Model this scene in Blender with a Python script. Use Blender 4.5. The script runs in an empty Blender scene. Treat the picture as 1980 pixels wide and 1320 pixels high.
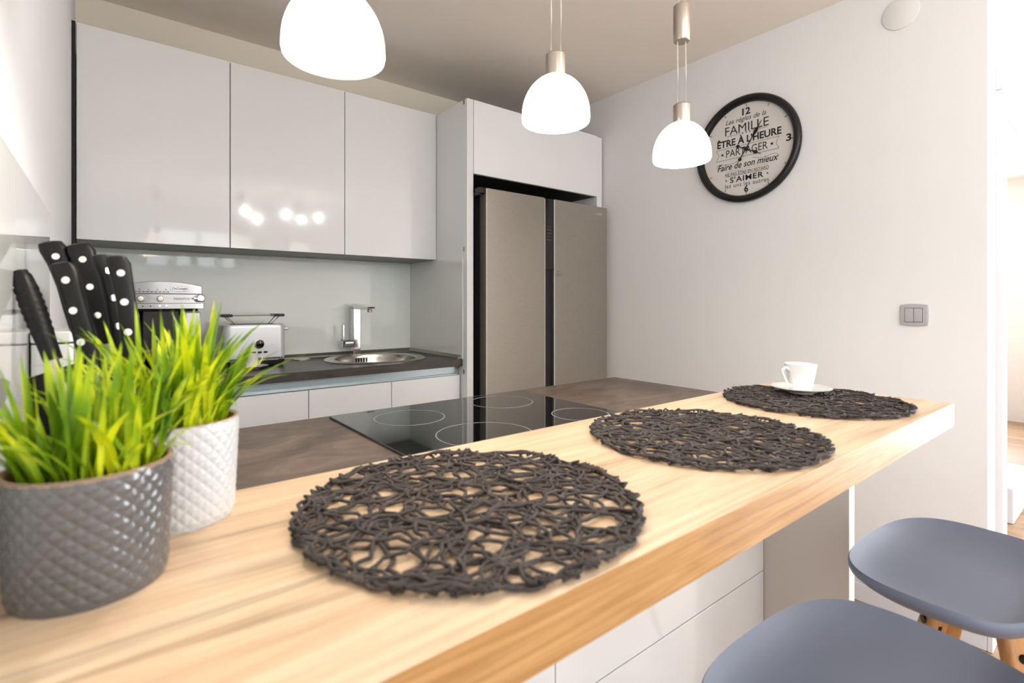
import bpy, bmesh, math, random
from mathutils import Vector, Matrix, noise
PI = math.pi
SC = bpy.context.scene
COL = SC.collection

# ------------------------------------------------------------------ camera
cam_d = bpy.data.cameras.new('camera'); cam = bpy.data.objects.new('camera', cam_d); COL.objects.link(cam)
cam_d.sensor_width = 36; cam_d.lens = 36*992/1980
cam.location = (0, 0, 1.22); cam.rotation_euler = (PI/2, 0, -math.radians(38.32))
cam_d.shift_y = -(660-584.6)/1980
cam_d.clip_start = .02
cam_d.dof.use_dof = True; cam_d.dof.focus_distance = 1.8; cam_d.dof.aperture_fstop = 4.4
SC.camera = cam
# ------------------------------------------------------------------ world, light, exposure
SC.view_settings.view_transform = 'Standard'; SC.view_settings.look = 'None'
SC.view_settings.gamma = 1; SC.view_settings.exposure = 0.56
w = bpy.data.worlds.new('world'); SC.world = w; w.use_nodes = True
w.node_tree.nodes['Background'].inputs[0].default_value = (.86, .93, 1, 1)
w.node_tree.nodes['Background'].inputs[1].default_value = 1.0

def area(name, loc, rot, sx, sy, power, col):
    d = bpy.data.lights.new(name, 'AREA'); d.shape = 'RECTANGLE'; d.size = sx; d.size_y = sy
    d.energy = power; d.color = col
    o = bpy.data.objects.new(name, d); COL.objects.link(o); o.location = loc; o.rotation_euler = rot
    return o
# daylight in the living room openings; the side and hall lights are added fill
area('daylight_balcony', (5.47, -1.7, 1.2), (0, PI/2, 0), 2.2, 2.5, 165, (.90, .953, 1))
area('side_fill_light', (-.17, -1.75, 1.3), (0, -PI/2, 0), 2.0, 2.3, 34, (.93, .97, 1))  # added unseen source that brightens the clock wall
area('daylight_small', (.98, -3.27, 1.97), (PI/2, 0, 0), 1.15, .5, 5, (.96, .98, 1))
area('hall_fill_light', (7.15, 1.4, 1.4), (0, PI/2, 0), 1.4, 1.2, 50, (.95, .97, 1))  # added light without any window, brightens the room behind the doorway

# ------------------------------------------------------------------ helpers
def lin(c):
    return tuple(((v/255)/12.92 if v/255 <= .04045 else ((v/255+.055)/1.055)**2.4) for v in c)
def rgba(c): return (*lin(c), 1)
def mat(name, col, rough=.5, metal=0., coat=0., spec=.5, emit=None, es=0., trans=0., ior=1.45, bump=None, coat_rough=.03):
    m = bpy.data.materials.new(name); m.use_nodes = True
    b = m.node_tree.nodes['Principled BSDF']
    b.inputs['Base Color'].default_value = rgba(col); b.inputs['Roughness'].default_value = rough
    b.inputs['Metallic'].default_value = metal; b.inputs['Coat Weight'].default_value = coat
    b.inputs['Coat Roughness'].default_value = coat_rough
    b.inputs['Specular IOR Level'].default_value = spec; b.inputs['IOR'].default_value = ior
    b.inputs['Transmission Weight'].default_value = trans
    if emit: b.inputs['Emission Color'].default_value = rgba(emit); b.inputs['Emission Strength'].default_value = es
    if bump:
        nt = m.node_tree; n = nt.nodes.new('ShaderNodeTexNoise'); n.inputs['Scale'].default_value = bump[0]; n.inputs['Detail'].default_value = 4
        tc = nt.nodes.new('ShaderNodeTexCoord'); nt.links.new(tc.outputs['Object'], n.inputs['Vector'])
        bp = nt.nodes.new('ShaderNodeBump'); bp.inputs['Strength'].default_value = bump[1]; bp.inputs['Distance'].default_value = bump[2] if len(bump) > 2 else .002
        nt.links.new(n.outputs['Fac'], bp.inputs['Height']); nt.links.new(bp.outputs['Normal'], b.inputs['Normal'])
    return m
def streak(name, stops, scale, rough=.45, fine=None, dist=.6, detail=7, rr=None, spec=.5, bump=0, lines=None, coat=0):
    """stretched-noise material: grain runs along the axis with the small scale"""
    m = bpy.data.materials.new(name); m.use_nodes = True; nt = m.node_tree; L = nt.links
    b = nt.nodes['Principled BSDF']; b.inputs['Specular IOR Level'].default_value = spec; b.inputs['Coat Weight'].default_value = coat
    tc = nt.nodes.new('ShaderNodeTexCoord')
    def nz(sc, det, ds):
        mp = nt.nodes.new('ShaderNodeMapping'); mp.inputs['Scale'].default_value = sc; L.new(tc.outputs['Object'], mp.inputs['Vector'])
        n = nt.nodes.new('ShaderNodeTexNoise'); n.inputs['Scale'].default_value = 1; n.inputs['Detail'].default_value = det
        n.inputs['Distortion'].default_value = ds; n.inputs['Roughness'].default_value = .6; L.new(mp.outputs['Vector'], n.inputs['Vector']); return n
    n = nz(scale, detail, dist)
    r = nt.nodes.new('ShaderNodeValToRGB'); L.new(n.outputs['Fac'], r.inputs['Fac'])
    el = r.color_ramp.elements
    while len(el) < len(stops): el.new(.5)
    for e, (p, c) in zip(el, stops): e.position = p; e.color = rgba(c)
    out = r.outputs['Color']
    def mul(out, fac, dark):
        rp = nt.nodes.new('ShaderNodeValToRGB'); L.new(fac, rp.inputs['Fac'])
        rp.color_ramp.elements[0].position = dark[0]; rp.color_ramp.elements[0].color = (*[dark[2]]*3, 1)
        rp.color_ramp.elements[1].position = dark[1]; rp.color_ramp.elements[1].color = (1, 1, 1, 1)
        mx = nt.nodes.new('ShaderNodeMixRGB'); mx.blend_type = 'MULTIPLY'; mx.inputs[0].default_value = 1
        L.new(out, mx.inputs[1]); L.new(rp.outputs['Color'], mx.inputs[2]); return mx.outputs[0]
    if fine: out = mul(out, nz(fine[0], 5, .2).outputs['Fac'], fine[1])
    if lines: out = mul(out, nz(lines[0], 3, 1.2).outputs['Fac'], lines[1])
    L.new(out, b.inputs['Base Color']); b.inputs['Roughness'].default_value = rough
    if bump:
        bp = nt.nodes.new('ShaderNodeBump'); bp.inputs['Strength'].default_value = bump; bp.inputs['Distance'].default_value = .002
        L.new(n.outputs['Fac'], bp.inputs['Height']); L.new(bp.outputs['Normal'], b.inputs['Normal'])
    return m

M = {}
M['wall'] = mat('wall_paint', (230, 229, 228), .75, bump=(160, .12, .001))
M['wall_warm'] = mat('back_wall_paint', (240, 232, 216), .75, bump=(160, .12, .001))
M['ceiling'] = mat('ceiling_paint', (246, 238, 229), .85, bump=(120, .15, .001))
M['gloss'] = mat('white_gloss_lacquer', (228, 229, 229), .08, coat=.6)
M['gloss_edge'] = mat('white_edge', (226, 223, 221), .3)
M['white_matt'] = mat('white_lacquer', (232, 233, 235), .22)
M['glass_white'] = mat('white_back_painted_glass', (232, 238, 234), .05, coat=.5)
M['glass_grey'] = mat('grey_back_painted_glass', (228, 229, 224), .05, coat=.5)
M['alu'] = mat('aluminium', (182, 198, 204), .38, 1)
M['alu_strip'] = mat('aluminium_strip', (150, 146, 138), .4, 1)
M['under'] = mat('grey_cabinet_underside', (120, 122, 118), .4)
M['dark_gap'] = mat('dark_recess', (22, 22, 20), .6)
M['carcass'] = mat('carcass_board', (170, 168, 162), .5)
M['beige_panel'] = mat('greige_panel', (206, 198, 190), .35)
M['steel_door'] = streak('brushed_steel_door', [(.3, (160, 153, 143)), (.7, (172, 166, 157))], (260, 260, 260), .34, detail=2, dist=0)
M['steel_door'].node_tree.nodes['Principled BSDF'].inputs['Metallic'].default_value = .75
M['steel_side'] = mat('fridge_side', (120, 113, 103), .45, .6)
M['chrome'] = mat('chrome', (225, 226, 228), .06, 1)
M['steel'] = mat('stainless_steel', (190, 184, 176), .22, 1)
M['nickel'] = mat('brushed_nickel', (182, 172, 160), .3, 1)
M['silver'] = mat('silver_plastic', (186, 187, 190), .3, .7)
M['silver_light'] = mat('light_silver', (214, 217, 222), .32, .45)
M['black'] = mat('black_plastic', (20, 20, 22), .35)
M['black_gloss'] = mat('black_gloss', (10, 10, 12), .06, coat=.5)
M['cooktop'] = mat('black_ceramic_glass', (14, 14, 15), .04, spec=.8, coat=.5)
M['ring_print'] = mat('cooktop_print', (150, 152, 152), .4)
M['oak'] = streak('light_oak', [(.28, (188, 157, 124)), (.45, (215, 187, 155)), (.62, (227, 204, 175)), (.8, (213, 186, 155))], (1.8, 24, 24), .38,
                  fine=((9, 190, 190), (.3, .62, .86)), lines=((.9, 18, 18), (.33, .42, .6)), dist=.9, bump=.08)
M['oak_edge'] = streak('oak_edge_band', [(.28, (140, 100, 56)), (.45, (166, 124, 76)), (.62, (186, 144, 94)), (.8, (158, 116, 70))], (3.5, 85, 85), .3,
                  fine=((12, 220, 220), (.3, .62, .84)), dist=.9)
M['slate'] = streak('dark_stone_decor', [(.25, (62, 51, 46)), (.45, (92, 78, 70)), (.6, (112, 96, 86)), (.8, (146, 127, 114))], (6, 11, 11), .42,
                    fine=((40, 170, 170), (.3, .65, .78)), dist=1.2, bump=.05)
M['slate_back'] = streak('dark_worktop_decor', [(.25, (44, 39, 37)), (.5, (66, 59, 55)), (.8, (88, 80, 75))], (4, 16, 16), .36,
                    fine=((60, 170, 170), (.3, .65, .8)), dist=1.0, bump=.05)
M['floor'] = streak('laminate_floor', [(.3, (138, 108, 80)), (.5, (166, 134, 104)), (.75, (188, 156, 124))], (14, 2, 14), .4, fine=((190, 8, 190), (.3, .65, .8)))
M['mat'] = streak('dark_paper_cord', [(.3, (30, 24, 24)), (.5, (48, 40, 39)), (.75, (78, 68, 66))], (60, 60, 60), .6, detail=3)
M['porcelain'] = mat('white_porcelain', (236, 235, 234), .1, coat=.5)
M['pot_grey'] = mat('grey_glazed_ceramic', (92, 91, 93), .2, coat=.6)
M['pot_white'] = mat('white_glazed_ceramic', (204, 205, 207), .3, coat=.25)
M['clay'] = mat('raw_clay_rim', (172, 142, 116), .7)
M['soil'] = mat('soil', (50, 40, 28), .9)
M['seat'] = mat('grey_seat_plastic', (108, 115, 132), .5, bump=(700, .15, .0006))
M['leg_wood'] = streak('beech_leg', [(.3, (164, 110, 56)), (.55, (192, 138, 80)), (.8, (210, 160, 102))], (25, 25, 3), .4, fine=((160, 160, 8), (.3, .65, .8)))
M['bolt'] = mat('black_bolt', (24, 24, 26), .35, .5)
M['handle'] = mat('black_knife_handle', (15, 15, 17), .42, spec=.3)
M['clock_black'] = mat('black_clock_rim', (18, 18, 19), .3)
M['dial'] = mat('clock_dial', (214, 209, 204), .6)
M['ink'] = mat('black_ink', (26, 25, 26), .6)
M['logo'] = mat('logo_print', (205, 205, 202), .4)
M['print_grey'] = mat('grey_print', (95, 96, 98), .5)
M['shade'] = mat('lit_opal_glass', (255, 250, 240), .2, emit=(255, 247, 234), es=2.6)
M['bulb'] = mat('lit_bulb', (255, 240, 214), .3, emit=(255, 232, 196), es=18)
M['small_bulb'] = mat('lit_small_bulb', (255, 244, 228), .3, emit=(255, 240, 220), es=5)
M['cord'] = mat('clear_cord', (214, 208, 198), .3)
M['leaf'] = streak('grass_leaf', [(.3, (48, 88, 8)), (.46, (126, 164, 12)), (.64, (216, 226, 28))], (26, 26, 8), .45, detail=2)
def leafy(m):
    nt = m.node_tree; b = nt.nodes['Principled BSDF']; tr = nt.nodes.new('ShaderNodeBsdfTranslucent'); mx = nt.nodes.new('ShaderNodeMixShader'); mx.inputs[0].default_value = .22
    src = b.inputs['Base Color'].links[0].from_socket; nt.links.new(src, tr.inputs['Color'])
    nt.links.new(b.outputs[0], mx.inputs[1]); nt.links.new(tr.outputs[0], mx.inputs[2]); nt.links.new(mx.outputs[0], nt.nodes['Material Output'].inputs['Surface'])
leafy(M['leaf'])
M['leaf_ball'] = mat('clipped_foliage', (110, 140, 50), .7, bump=(90, .8, .01))
M['casing'] = mat('white_door_casing', (214, 214, 219), .3)
M['room'] = mat('next_room_wall', (234, 228, 222), .8)
M['plastic_cover'] = mat('white_plastic_cover', (226, 224, 221), .5)
M['window_glass'] = mat('window_glass', (255, 255, 255), 0, trans=1, ior=1.05)

class MB:
    """collects shapes (world coordinates unless the thing is turned later) into one mesh"""
    def __init__(s): s.bm = bmesh.new()
    def box(s, x0, x1, y0, y1, z0, z1, m=None):
        r = bmesh.ops.create_cube(s.bm, size=1)
        mt = Matrix.Translation(((x0+x1)/2, (y0+y1)/2, (z0+z1)/2)) @ Matrix.Diagonal((abs(x1-x0), abs(y1-y0), abs(z1-z0), 1))
        if m: mt = m @ mt
        bmesh.ops.transform(s.bm, matrix=mt, verts=r['verts']); return s
    def cyl(s, p0, p1, r0, r1=None, n=24, cap=True):
        p0, p1 = Vector(p0), Vector(p1); r1 = r0 if r1 is None else r1
        d = p1-p0; q = Vector((0, 0, 1)).rotation_difference(d.normalized()).to_matrix().to_4x4()
        r = bmesh.ops.create_cone(s.bm, cap_ends=cap, segments=n, radius1=r0, radius2=r1, depth=d.length)
        bmesh.ops.transform(s.bm, matrix=Matrix.Translation((p0+p1)/2) @ q, verts=r['verts']); return s
    def lathe(s, prof, c=(0, 0, 0), n=48, m=None, closed=False):
        rings = []
        for r, z in prof:
            if r < 1e-6: rings.append([s.bm.verts.new((0, 0, z))])
            else: rings.append([s.bm.verts.new((r*math.cos(2*PI*i/n), r*math.sin(2*PI*i/n), z)) for i in range(n)])
        prs = list(zip(rings[:-1], rings[1:])) + ([(rings[-1], rings[0])] if closed else [])
        for a, b in prs:
            for i in range(n):
                j = (i+1) % n
                if len(a) == 1 and len(b) == 1: break
                if len(a) == 1: f = [a[0], b[j], b[i]]
                elif len(b) == 1: f = [a[i], a[j], b[0]]
                else: f = [a[i], a[j], b[j], b[i]]
                try: s.bm.faces.new(f)
                except ValueError: pass
        vs = [v for r in rings for v in r]
        mt = Matrix.Translation(c)
        if m: mt = mt @ m
        bmesh.ops.transform(s.bm, matrix=mt, verts=vs); return s
    def loft(s, rings, cap=True, closed=False):
        R = [[s.bm.verts.new(p) for p in r] for r in rings]; n = len(R[0])
        for a, b in list(zip(R[:-1], R[1:])) + ([(R[-1], R[0])] if closed else []):
            for i in range(n): s.bm.faces.new([a[i], a[(i+1) % n], b[(i+1) % n], b[i]])
        if cap and not closed: s.bm.faces.new(R[0][::-1]); s.bm.faces.new(R[-1])
        return s
    def tube(s, pts, r, n=8, closed=False, up=Vector((0, 0, 1)), flat=1.0):
        pts = [Vector(p) for p in pts]; rings = []; N = len(pts)
        for i, p in enumerate(pts):
            a = pts[(i-1) % N] if (closed or i) else p; b = pts[(i+1) % N] if (closed or i < N-1) else p
            t = (b-a).normalized(); x = t.cross(up)
            if x.length < 1e-4: x = t.cross(Vector((1, 0, 0)))
            x.normalize(); y = x.cross(t); rr = r[i] if isinstance(r, (list, tuple)) else r
            rings.append([p+x*rr*math.cos(2*PI*k/n)+y*rr*flat*math.sin(2*PI*k/n) for k in range(n)])
        return s.loft(rings, True, closed)
    def prism(s, poly, h0, h1, m=None):
        """polygon in XY extruded along Z between h0 and h1, then moved by m"""
        m = m or Matrix()
        a = [s.bm.verts.new(m @ Vector((x, y, h0))) for x, y in poly]; b = [s.bm.verts.new(m @ Vector((x, y, h1))) for x, y in poly]
        n = len(poly)
        for i in range(n): s.bm.faces.new([a[i], a[(i+1) % n], b[(i+1) % n], b[i]])
        s.bm.faces.new(a[::-1]); s.bm.faces.new(b); return s
    def text(s, body, w, h, m, shear=0, bold=0., space=1.0, depth=.0006):
        c = bpy.data.curves.new('t', 'FONT'); c.body = body; c.size = 1; c.shear = shear; c.offset = bold; c.space_character = space
        c.resolution_u = 3; c.align_x = 'CENTER'
        o = bpy.data.objects.new('t', c); COL.objects.link(o)
        dg = bpy.context.evaluated_depsgraph_get(); me = bpy.data.meshes.new_from_object(o.evaluated_get(dg))
        bpy.data.objects.remove(o); bpy.data.curves.remove(c)
        xs = [v.co.x for v in me.vertices]; ys = [v.co.y for v in me.vertices]
        x0, x1, y0, y1 = min(xs), max(xs), min(ys), max(ys); sx = w/(x1-x0); sy = h/(y1-y0) if h else sx
        b2 = bmesh.new(); b2.from_mesh(me); bpy.data.meshes.remove(me)
        for v in b2.verts: v.co = m @ Vector(((v.co.x-(x0+x1)/2)*sx, (v.co.y-(y0+y1)/2)*sy, depth))
        t = bpy.data.meshes.new('t'); b2.to_mesh(t); b2.free(); s.bm.from_mesh(t); bpy.data.meshes.remove(t)
        return s
    def build(s, name, m, parent=None, loc=None, bevel=0, seg=2, smooth=40, fix=True):
        bm = s.bm
        if fix: bmesh.ops.recalc_face_normals(bm, faces=bm.faces[:])
        off = Vector((0, 0, 0)); p = parent
        while p: off += p.location; p = p.parent
        if loc is not None and not parent: off = Vector(loc)
        if off.length: bmesh.ops.translate(bm, verts=bm.verts[:], vec=-off)
        lim = math.radians(smooth)
        for f in bm.faces: f.smooth = True
        for e in bm.edges:
            if len(e.link_faces) == 2 and e.calc_face_angle(0) > lim: e.smooth = False
        me = bpy.data.meshes.new(name); bm.to_mesh(me); bm.free()
        me.materials.append(M[m] if isinstance(m, str) else m)
        o = bpy.data.objects.new(name, me); COL.objects.link(o)
        if parent: o.parent = parent
        elif loc is not None: o.location = loc
        if bevel:
            b = o.modifiers.new('bevel', 'BEVEL'); b.width = bevel; b.segments = seg; b.limit_method = 'ANGLE'; b.angle_limit = .6; b.harden_normals = True
        return o
def tag(o, label, cat=None, group=None, kind=None):
    if label: o['label'] = label
    if cat: o['category'] = cat
    if group: o['group'] = group
    if kind: o['kind'] = kind
    return o
def thing(name, label, cat, loc=(0, 0, 0), group=None):
    o = bpy.data.objects.new(name, None); o.empty_display_size = .05; COL.objects.link(o); o.location = loc
    return tag(o, label, cat, group)
def struct(o, label=None, cat=None): o['kind'] = 'structure'; return tag(o, label, cat)
def copy_tree(o, parent=None):
    c = o.copy(); COL.objects.link(c); c.parent = parent
    for ch in list(o.children): copy_tree(ch, c)
    return c
def rnd_rect(w, h, r, n=5):
    out = []
    for cx, cy, a0 in ((w/2-r, h/2-r, 0), (-w/2+r, h/2-r, PI/2), (-w/2+r, -h/2+r, PI), (w/2-r, -h/2+r, 3*PI/2)):
        for i in range(n+1): a = a0+PI/2*i/n; out.append((cx+r*math.cos(a), cy+r*math.sin(a)))
    return out
FACE_Y = Matrix(((1, 0, 0, 0), (0, 0, -1, 0), (0, 1, 0, 0), (0, 0, 0, 1)))        # local z -> -Y (towards the room)
FACE_X = Matrix(((0, 0, -1, 0), (-1, 0, 0, 0), (0, 1, 0, 0), (0, 0, 0, 1)))       # local z -> -X, local x -> -Y
T = Matrix.Translation

# ------------------------------------------------------------------ room shell
XL, XR, YB, ZC = -.10, 2.43, 2.757, 2.488
YD = .378                      # plane of the doorway wall
XF, YF = 5.4, -3.2             # far side of the living room
struct(MB().box(XL-.15, 7.6, YF-.15, YB+.15, -.1, 0).build('floor', 'floor'), 'brown laminate floor', 'floor')
struct(MB().box(XL-.15, 7.6, YF-.15, YB+.15, ZC, ZC+.1).build('ceiling', 'ceiling'), 'beige white ceiling', 'ceiling')
struct(MB().box(XL-.15, XR+.1, YB, YB+.12, 0, ZC).build('wall_back', 'wall_warm'), 'warm white wall above the cabinets', 'wall')
struct(MB().box(XR, XR+.1, YD+.1, YB, 0, ZC).build('wall_right', 'wall'), 'white wall that carries the clock', 'wall')
DX0, DX1, DZ = 2.647, 4.35, 2.0
struct(MB().box(XR, DX0-.01, YD, YD+.1, 0, ZC).box(DX1+.01, XF+1.9, YD, YD+.1, 0, ZC).box(DX0, DX1, YD, YD+.1, DZ+.01, ZC).build('wall_doorway', 'wall'), 'white wall around the doorway', 'wall')
# living room behind the camera: window openings, the left wall one added for its light
def wall_with_hole(name, axis, pos, a0, a1, th, holes, m):
    b = MB(); cuts = sorted(holes)
    def seg(u0, u1, z0, z1):
        if u1-u0 < 1e-4 or z1-z0 < 1e-4: return
        if axis == 'Y': b.box(u0, u1, pos-th, pos, z0, z1)
        else: b.box(pos, pos+th, u0, u1, z0, z1)
    u = a0
    for (h0, h1, z0, z1) in cuts:
        seg(u, h0, 0, ZC); seg(h0, h1, 0, z0); seg(h0, h1, z1, ZC); u = h1
    seg(u, a1, 0, ZC)
    return struct(b.build(name, m), None)
W_SMALL = (.38, 1.58, 1.70, 2.24); W_ADDED = (-2.9, -.6, .3, 2.3); W_BALC = (-2.95, -.45, .05, 2.3)
wall_with_hole('wall_rear', 'Y', YF, XL-.12, XF+.12, .12, [W_SMALL], 'wall')
wall_with_hole('wall_left', 'X', XL-.12, YF, YB, .12, [W_ADDED], 'wall')
wall_with_hole('wall_far', 'X', XF, YF, YD+.1, .12, [W_BALC], 'wall')
def window(name, axis, pos, h, mull):
    u0, u1, z0, z1 = h; b = MB(); f = .055
    def bx(a0, a1, c0, c1):
        if axis == 'Y': b.box(a0, a1, pos-.075, pos-.015, c0, c1)
        else: b.box(pos+.015, pos+.075, a0, a1, c0, c1)
    bx(u0, u1, z0, z0+f); bx(u0, u1, z1-f, z1); bx(u0, u0+f, z0+f, z1-f); bx(u1-f, u1, z0+f, z1-f)
    for k in range(1, mull): c = u0+(u1-u0)*k/mull; bx(c-f/2, c+f/2, z0+f, z1-f)
    o = struct(b.build(name, 'casing', bevel=.004), 'white framed window', 'window')
    if axis == 'Y': s = MB().box(u0-.04, u1+.04, pos-.01, pos+.14, z0-.03, z0)
    else: s = MB().box(pos-.06, pos+.01, u0-.04, u1+.04, z0-.03, z0)
    s.build('window_sill', 'casing', o, bevel=.004)
    return o
window('window_1', 'Y', YF, W_SMALL, 2); window('added_window_2', 'X', XL-.12, W_ADDED, 2); window('window_3', 'X', XF, W_BALC, 3)  # the left wall window is made up to light the clock wall
# baseboard on the clock wall
def baseboard(name, x0, x1, y0, y1, h=.095):
    b = MB().box(x0, x1, y0, y1, 0, h-.02)
    b.box(x0+(.005 if x1-x0 < .05 else 0), x1, y0+(.005 if y1-y0 < .05 else 0), y1, h-.02, h)
    return struct(b.build(name, 'casing', bevel=.003), 'white baseboard', 'baseboard')
baseboard('baseboard_right', XR-.016, XR, YD, 2.10)
baseboard('baseboard_doorway', XR-.016, 2.567, YD-.016, YD)
# doorway casing: jambs and head
b = MB()
for x0, x1 in ((2.567, DX0), (DX1, DX1+.08)):
    b.box(x0, x1, YD-.021, YD+.121, 0, DZ)
b.box(2.567, DX1+.08, YD-.021, YD+.121, DZ, DZ+.09)
b.box(DX0, DX1, YD+.03, YD+.05, DZ-.015, DZ)
d1 = struct(b.build('door_1', 'casing', bevel=.004), 'white door casing at the right edge', 'door')
tag(MB().loft([[(3.9, .50, 0), (4.5, .50, 0), (4.5, .66, 0), (3.9, .66, 0)], [(3.9, .50, .20), (4.5, .50, .20), (4.5, .62, .20), (3.9, .62, .20)]]).build('floor_box', 'casing', loc=(4.2, .58, 0), bevel=.01), 'low white box on the floor behind the doorway', 'box')
# next room seen through the doorway
struct(MB().box(XR+.1, XF+2, 2.4, 2.5, 0, ZC).box(XF+1.9, XF+2, YD+.1, 2.4, 0, ZC).build('wall_hall', 'room'), 'beige wall of the room behind the doorway', 'wall')

# ------------------------------------------------------------------ upper cabinets
UX = [XL+.012, .412, .906, 1.412]; UY, UZ0, UZ1 = 2.452, 1.452, 2.243
labs = ['white gloss wall cabinet nearest the left wall', 'middle white gloss wall cabinet above the toaster', 'white gloss wall cabinet above the sink']
for i in range(3):
    x0, x1 = UX[i], UX[i+1]
    t = thing('wall_cabinet', labs[i], 'cabinet', ((x0+x1)/2, (UY+YB)/2, UZ0), 'wall cabinets above the worktop')
    MB().box(x0, x1, UY+.022, YB-.001, UZ0+.014, UZ1).build('carcass', 'carcass', t)
    MB().box(x0+.0015, x1-.0015, UY, UY+.019, UZ0, UZ1).build('door', 'gloss', t, bevel=.0015)
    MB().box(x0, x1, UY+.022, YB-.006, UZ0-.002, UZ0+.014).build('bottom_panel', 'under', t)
struct(MB().box(XL, XL+.011, UY-.004, UY+.012, UZ0-.03, UZ1).build('trim_1', 'dark_gap'), 'dark gap strip beside the wall cabinets', 'trim')

# ------------------------------------------------------------------ tall housing round the refrigerator
TX0, TX1, TX2, TY = 1.413, 1.452, 2.37, 2.15
t = thing('end_panel', 'tall white gloss panel between worktop and refrigerator', 'panel', ((TX0+TX1)/2, (TY+YB)/2, 0))
MB().box(TX0, TX1, TY, YB-.001, 0, 2.243).build('board', 'gloss', t, bevel=.003)
for z in (2.218, 1.478, .86): MB().box(TX0-.0015, TX0, TY+.022, TY+.034, z, z+.022).build('cover_cap', 'alu_strip', t)
t = thing('bridge_cabinet', 'white cabinet above the refrigerator', 'cabinet', ((TX1+TX2)/2, 2.45, 1.872))
MB().box(TX1+.001, TX2, TY+.022, YB-.001, 1.872, 2.243).build('carcass', 'dark_gap', t)
MB().box(TX1+.002, TX2-.0015, TY, TY+.019, 1.871, 2.243).build('door', 'white_matt', t, bevel=.0015)
tag(MB().box(TX2, TX2+.045, TY+.005, YB-.001, 0, 2.24).build('filler_panel', 'white_matt', loc=(TX2+.02, 2.45, 0), bevel=.0015), 'narrow white filler strip between refrigerator housing and clock wall', 'panel')

# refrigerator
FX0, FXM0, FXM1, FX1, FY, FZ = 1.490, 1.884, 1.952, 2.391, 2.092, 1.794
t = thing('refrigerator', 'large two door stainless steel refrigerator', 'refrigerator', ((FX0+FX1)/2-.02, 2.42, 0))
MB().box(FX0-.012, 2.36, 2.17, 2.74, .02, FZ-.035).build('cabinet_body', 'black', t)
MB().box(FX0+.003, FX1-.003, FY+.0585, 2.17, .06, FZ-.02).build('door_gasket', 'black', t)
for x0, x1 in ((FX0, FXM0), (FXM1, FX1)):
    d = MB().box(x0, x1, FY, FY+.058, .06, FZ).build('door', 'steel_door', t, bevel=.004)
    if x0 == FX0:
        MB().box(x0-.0014, x0, FY+.007, FY+.056, .065, FZ-.006).build('door_side', 'steel_side', d)
        MB().box(x0-.001, x0+.004, FY-.0008, FY, .065, FZ-.006).build('edge_strip', 'logo', d)
        MB().box(x1-.003, x1+.001, FY-.0008, FY, .065, FZ-.006).build('edge_strip', 'logo', d)
    else:
        MB().box(x0-.001, x0+.005, FY-.0008, FY, .065, FZ-.006).build('edge_strip', 'logo', d)
        MB().text("comfee'", .062, .017, T((FX1-.072, FY, 1.752)) @ FACE_Y, shear=.25, bold=.01).build('brand_lettering', 'logo', d, fix=False)
        b = MB(); b.text('A++', .03, .012, T((FXM1+.034, FY, 1.393)) @ FACE_Y)
        for k in range(3): b.box(FXM1+.014, FXM1+.054, FY-.0008, FY, 1.367+k*.006, 1.369+k*.006)
        b.build('energy_sticker', 'print_grey', d, fix=False)
MB().box(FXM0+.001, FXM1-.001, FY+.012, FY+.05, .06, FZ-.002).build('handle_recess', 'black', t)
c = MB().box(FXM0+.004, FXM1-.003, FY+.002, FY+.02, 1.40, FZ-.003).build('control_strip', 'black_gloss', t)
b = MB()
for k, z in enumerate((1.635, 1.617, 1.598, 1.580, 1.562)):
    b.box(FXM0+.020, FXM0+.026, FY+.001, FY+.002, z, z+.006); b.box(FXM0+.030, FXM0+.048, FY+.001, FY+.002, z+.002, z+.0045)
b.build('display_symbols', 'print_grey', c)
MB().box(FX0-.034, FX0+.012, FY+.01, FY+.055, FZ-.028, FZ+.002).box(FX0-.035, FX0-.015, FY+.02, FY+.09, FZ-.038, FZ-.018).build('hinge_cover', 'black', t, bevel=.004)

# ------------------------------------------------------------------ back worktop run
WZ, WY = .935, 2.19
SX, SY_, SR = 1.072, 2.470, .248
def cut_round(o, x, y, r):
    c = MB().cyl((x, y, -1), (x, y, 2), r, n=72).build('cutter', 'steel')
    md = o.modifiers.new('cut', 'BOOLEAN'); md.object = c; md.operation = 'DIFFERENCE'; md.solver = 'EXACT'
    COL.objects.link(c) if c.name not in COL.objects else None
    bpy.context.view_layer.update()
    me = bpy.data.meshes.new_from_object(o.evaluated_get(bpy.context.evaluated_depsgraph_get()))
    o.modifiers.remove(md); o.data = me; bpy.data.objects.remove(c)
wt = MB().box(XL+.002, TX0-.001, WY, YB-.001, WZ-.036, WZ).build('worktop', 'slate_back', loc=(.65, 2.47, WZ-.036)); cut_round(wt, SX, SY_, SR-.012)
tag(wt, 'dark grey worktop under the wall cabinets', 'worktop')
bx = [XL+.002, .291, .663, 1.035, 1.408]
bl = ['white base cabinet at the left behind the plants', 'white base cabinet below the toaster', 'white base cabinet below the left half of the sink', 'white base cabinet next to the tall panel']
for i in range(4):
    t = thing('base_cabinet', bl[i], 'cabinet', ((bx[i]+bx[i+1])/2, 2.48, 0), 'base cabinets under the dark worktop')
    MB().box(bx[i], bx[i]+.012, WY+.04, YB-.02, .10, WZ-.037).box(bx[i+1]-.012, bx[i+1], WY+.04, YB-.02, .10, WZ-.037).box(bx[i]+.012, bx[i+1]-.012, WY+.04, YB-.02, .10, .116).box(bx[i]+.012, bx[i+1]-.012, YB-.032, YB-.02, .116, WZ-.037).build('carcass', 'carcass', t)
    MB().box(bx[i]+.0015, bx[i+1]-.0015, WY+.018, WY+.037, .10, WZ-.082).build('door', 'white_matt', t, bevel=.0015)
    MB().box(bx[i]+.01, bx[i+1]-.01, WY+.08, WY+.095, 0, .10).build('plinth', 'beige_panel', t)
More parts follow.
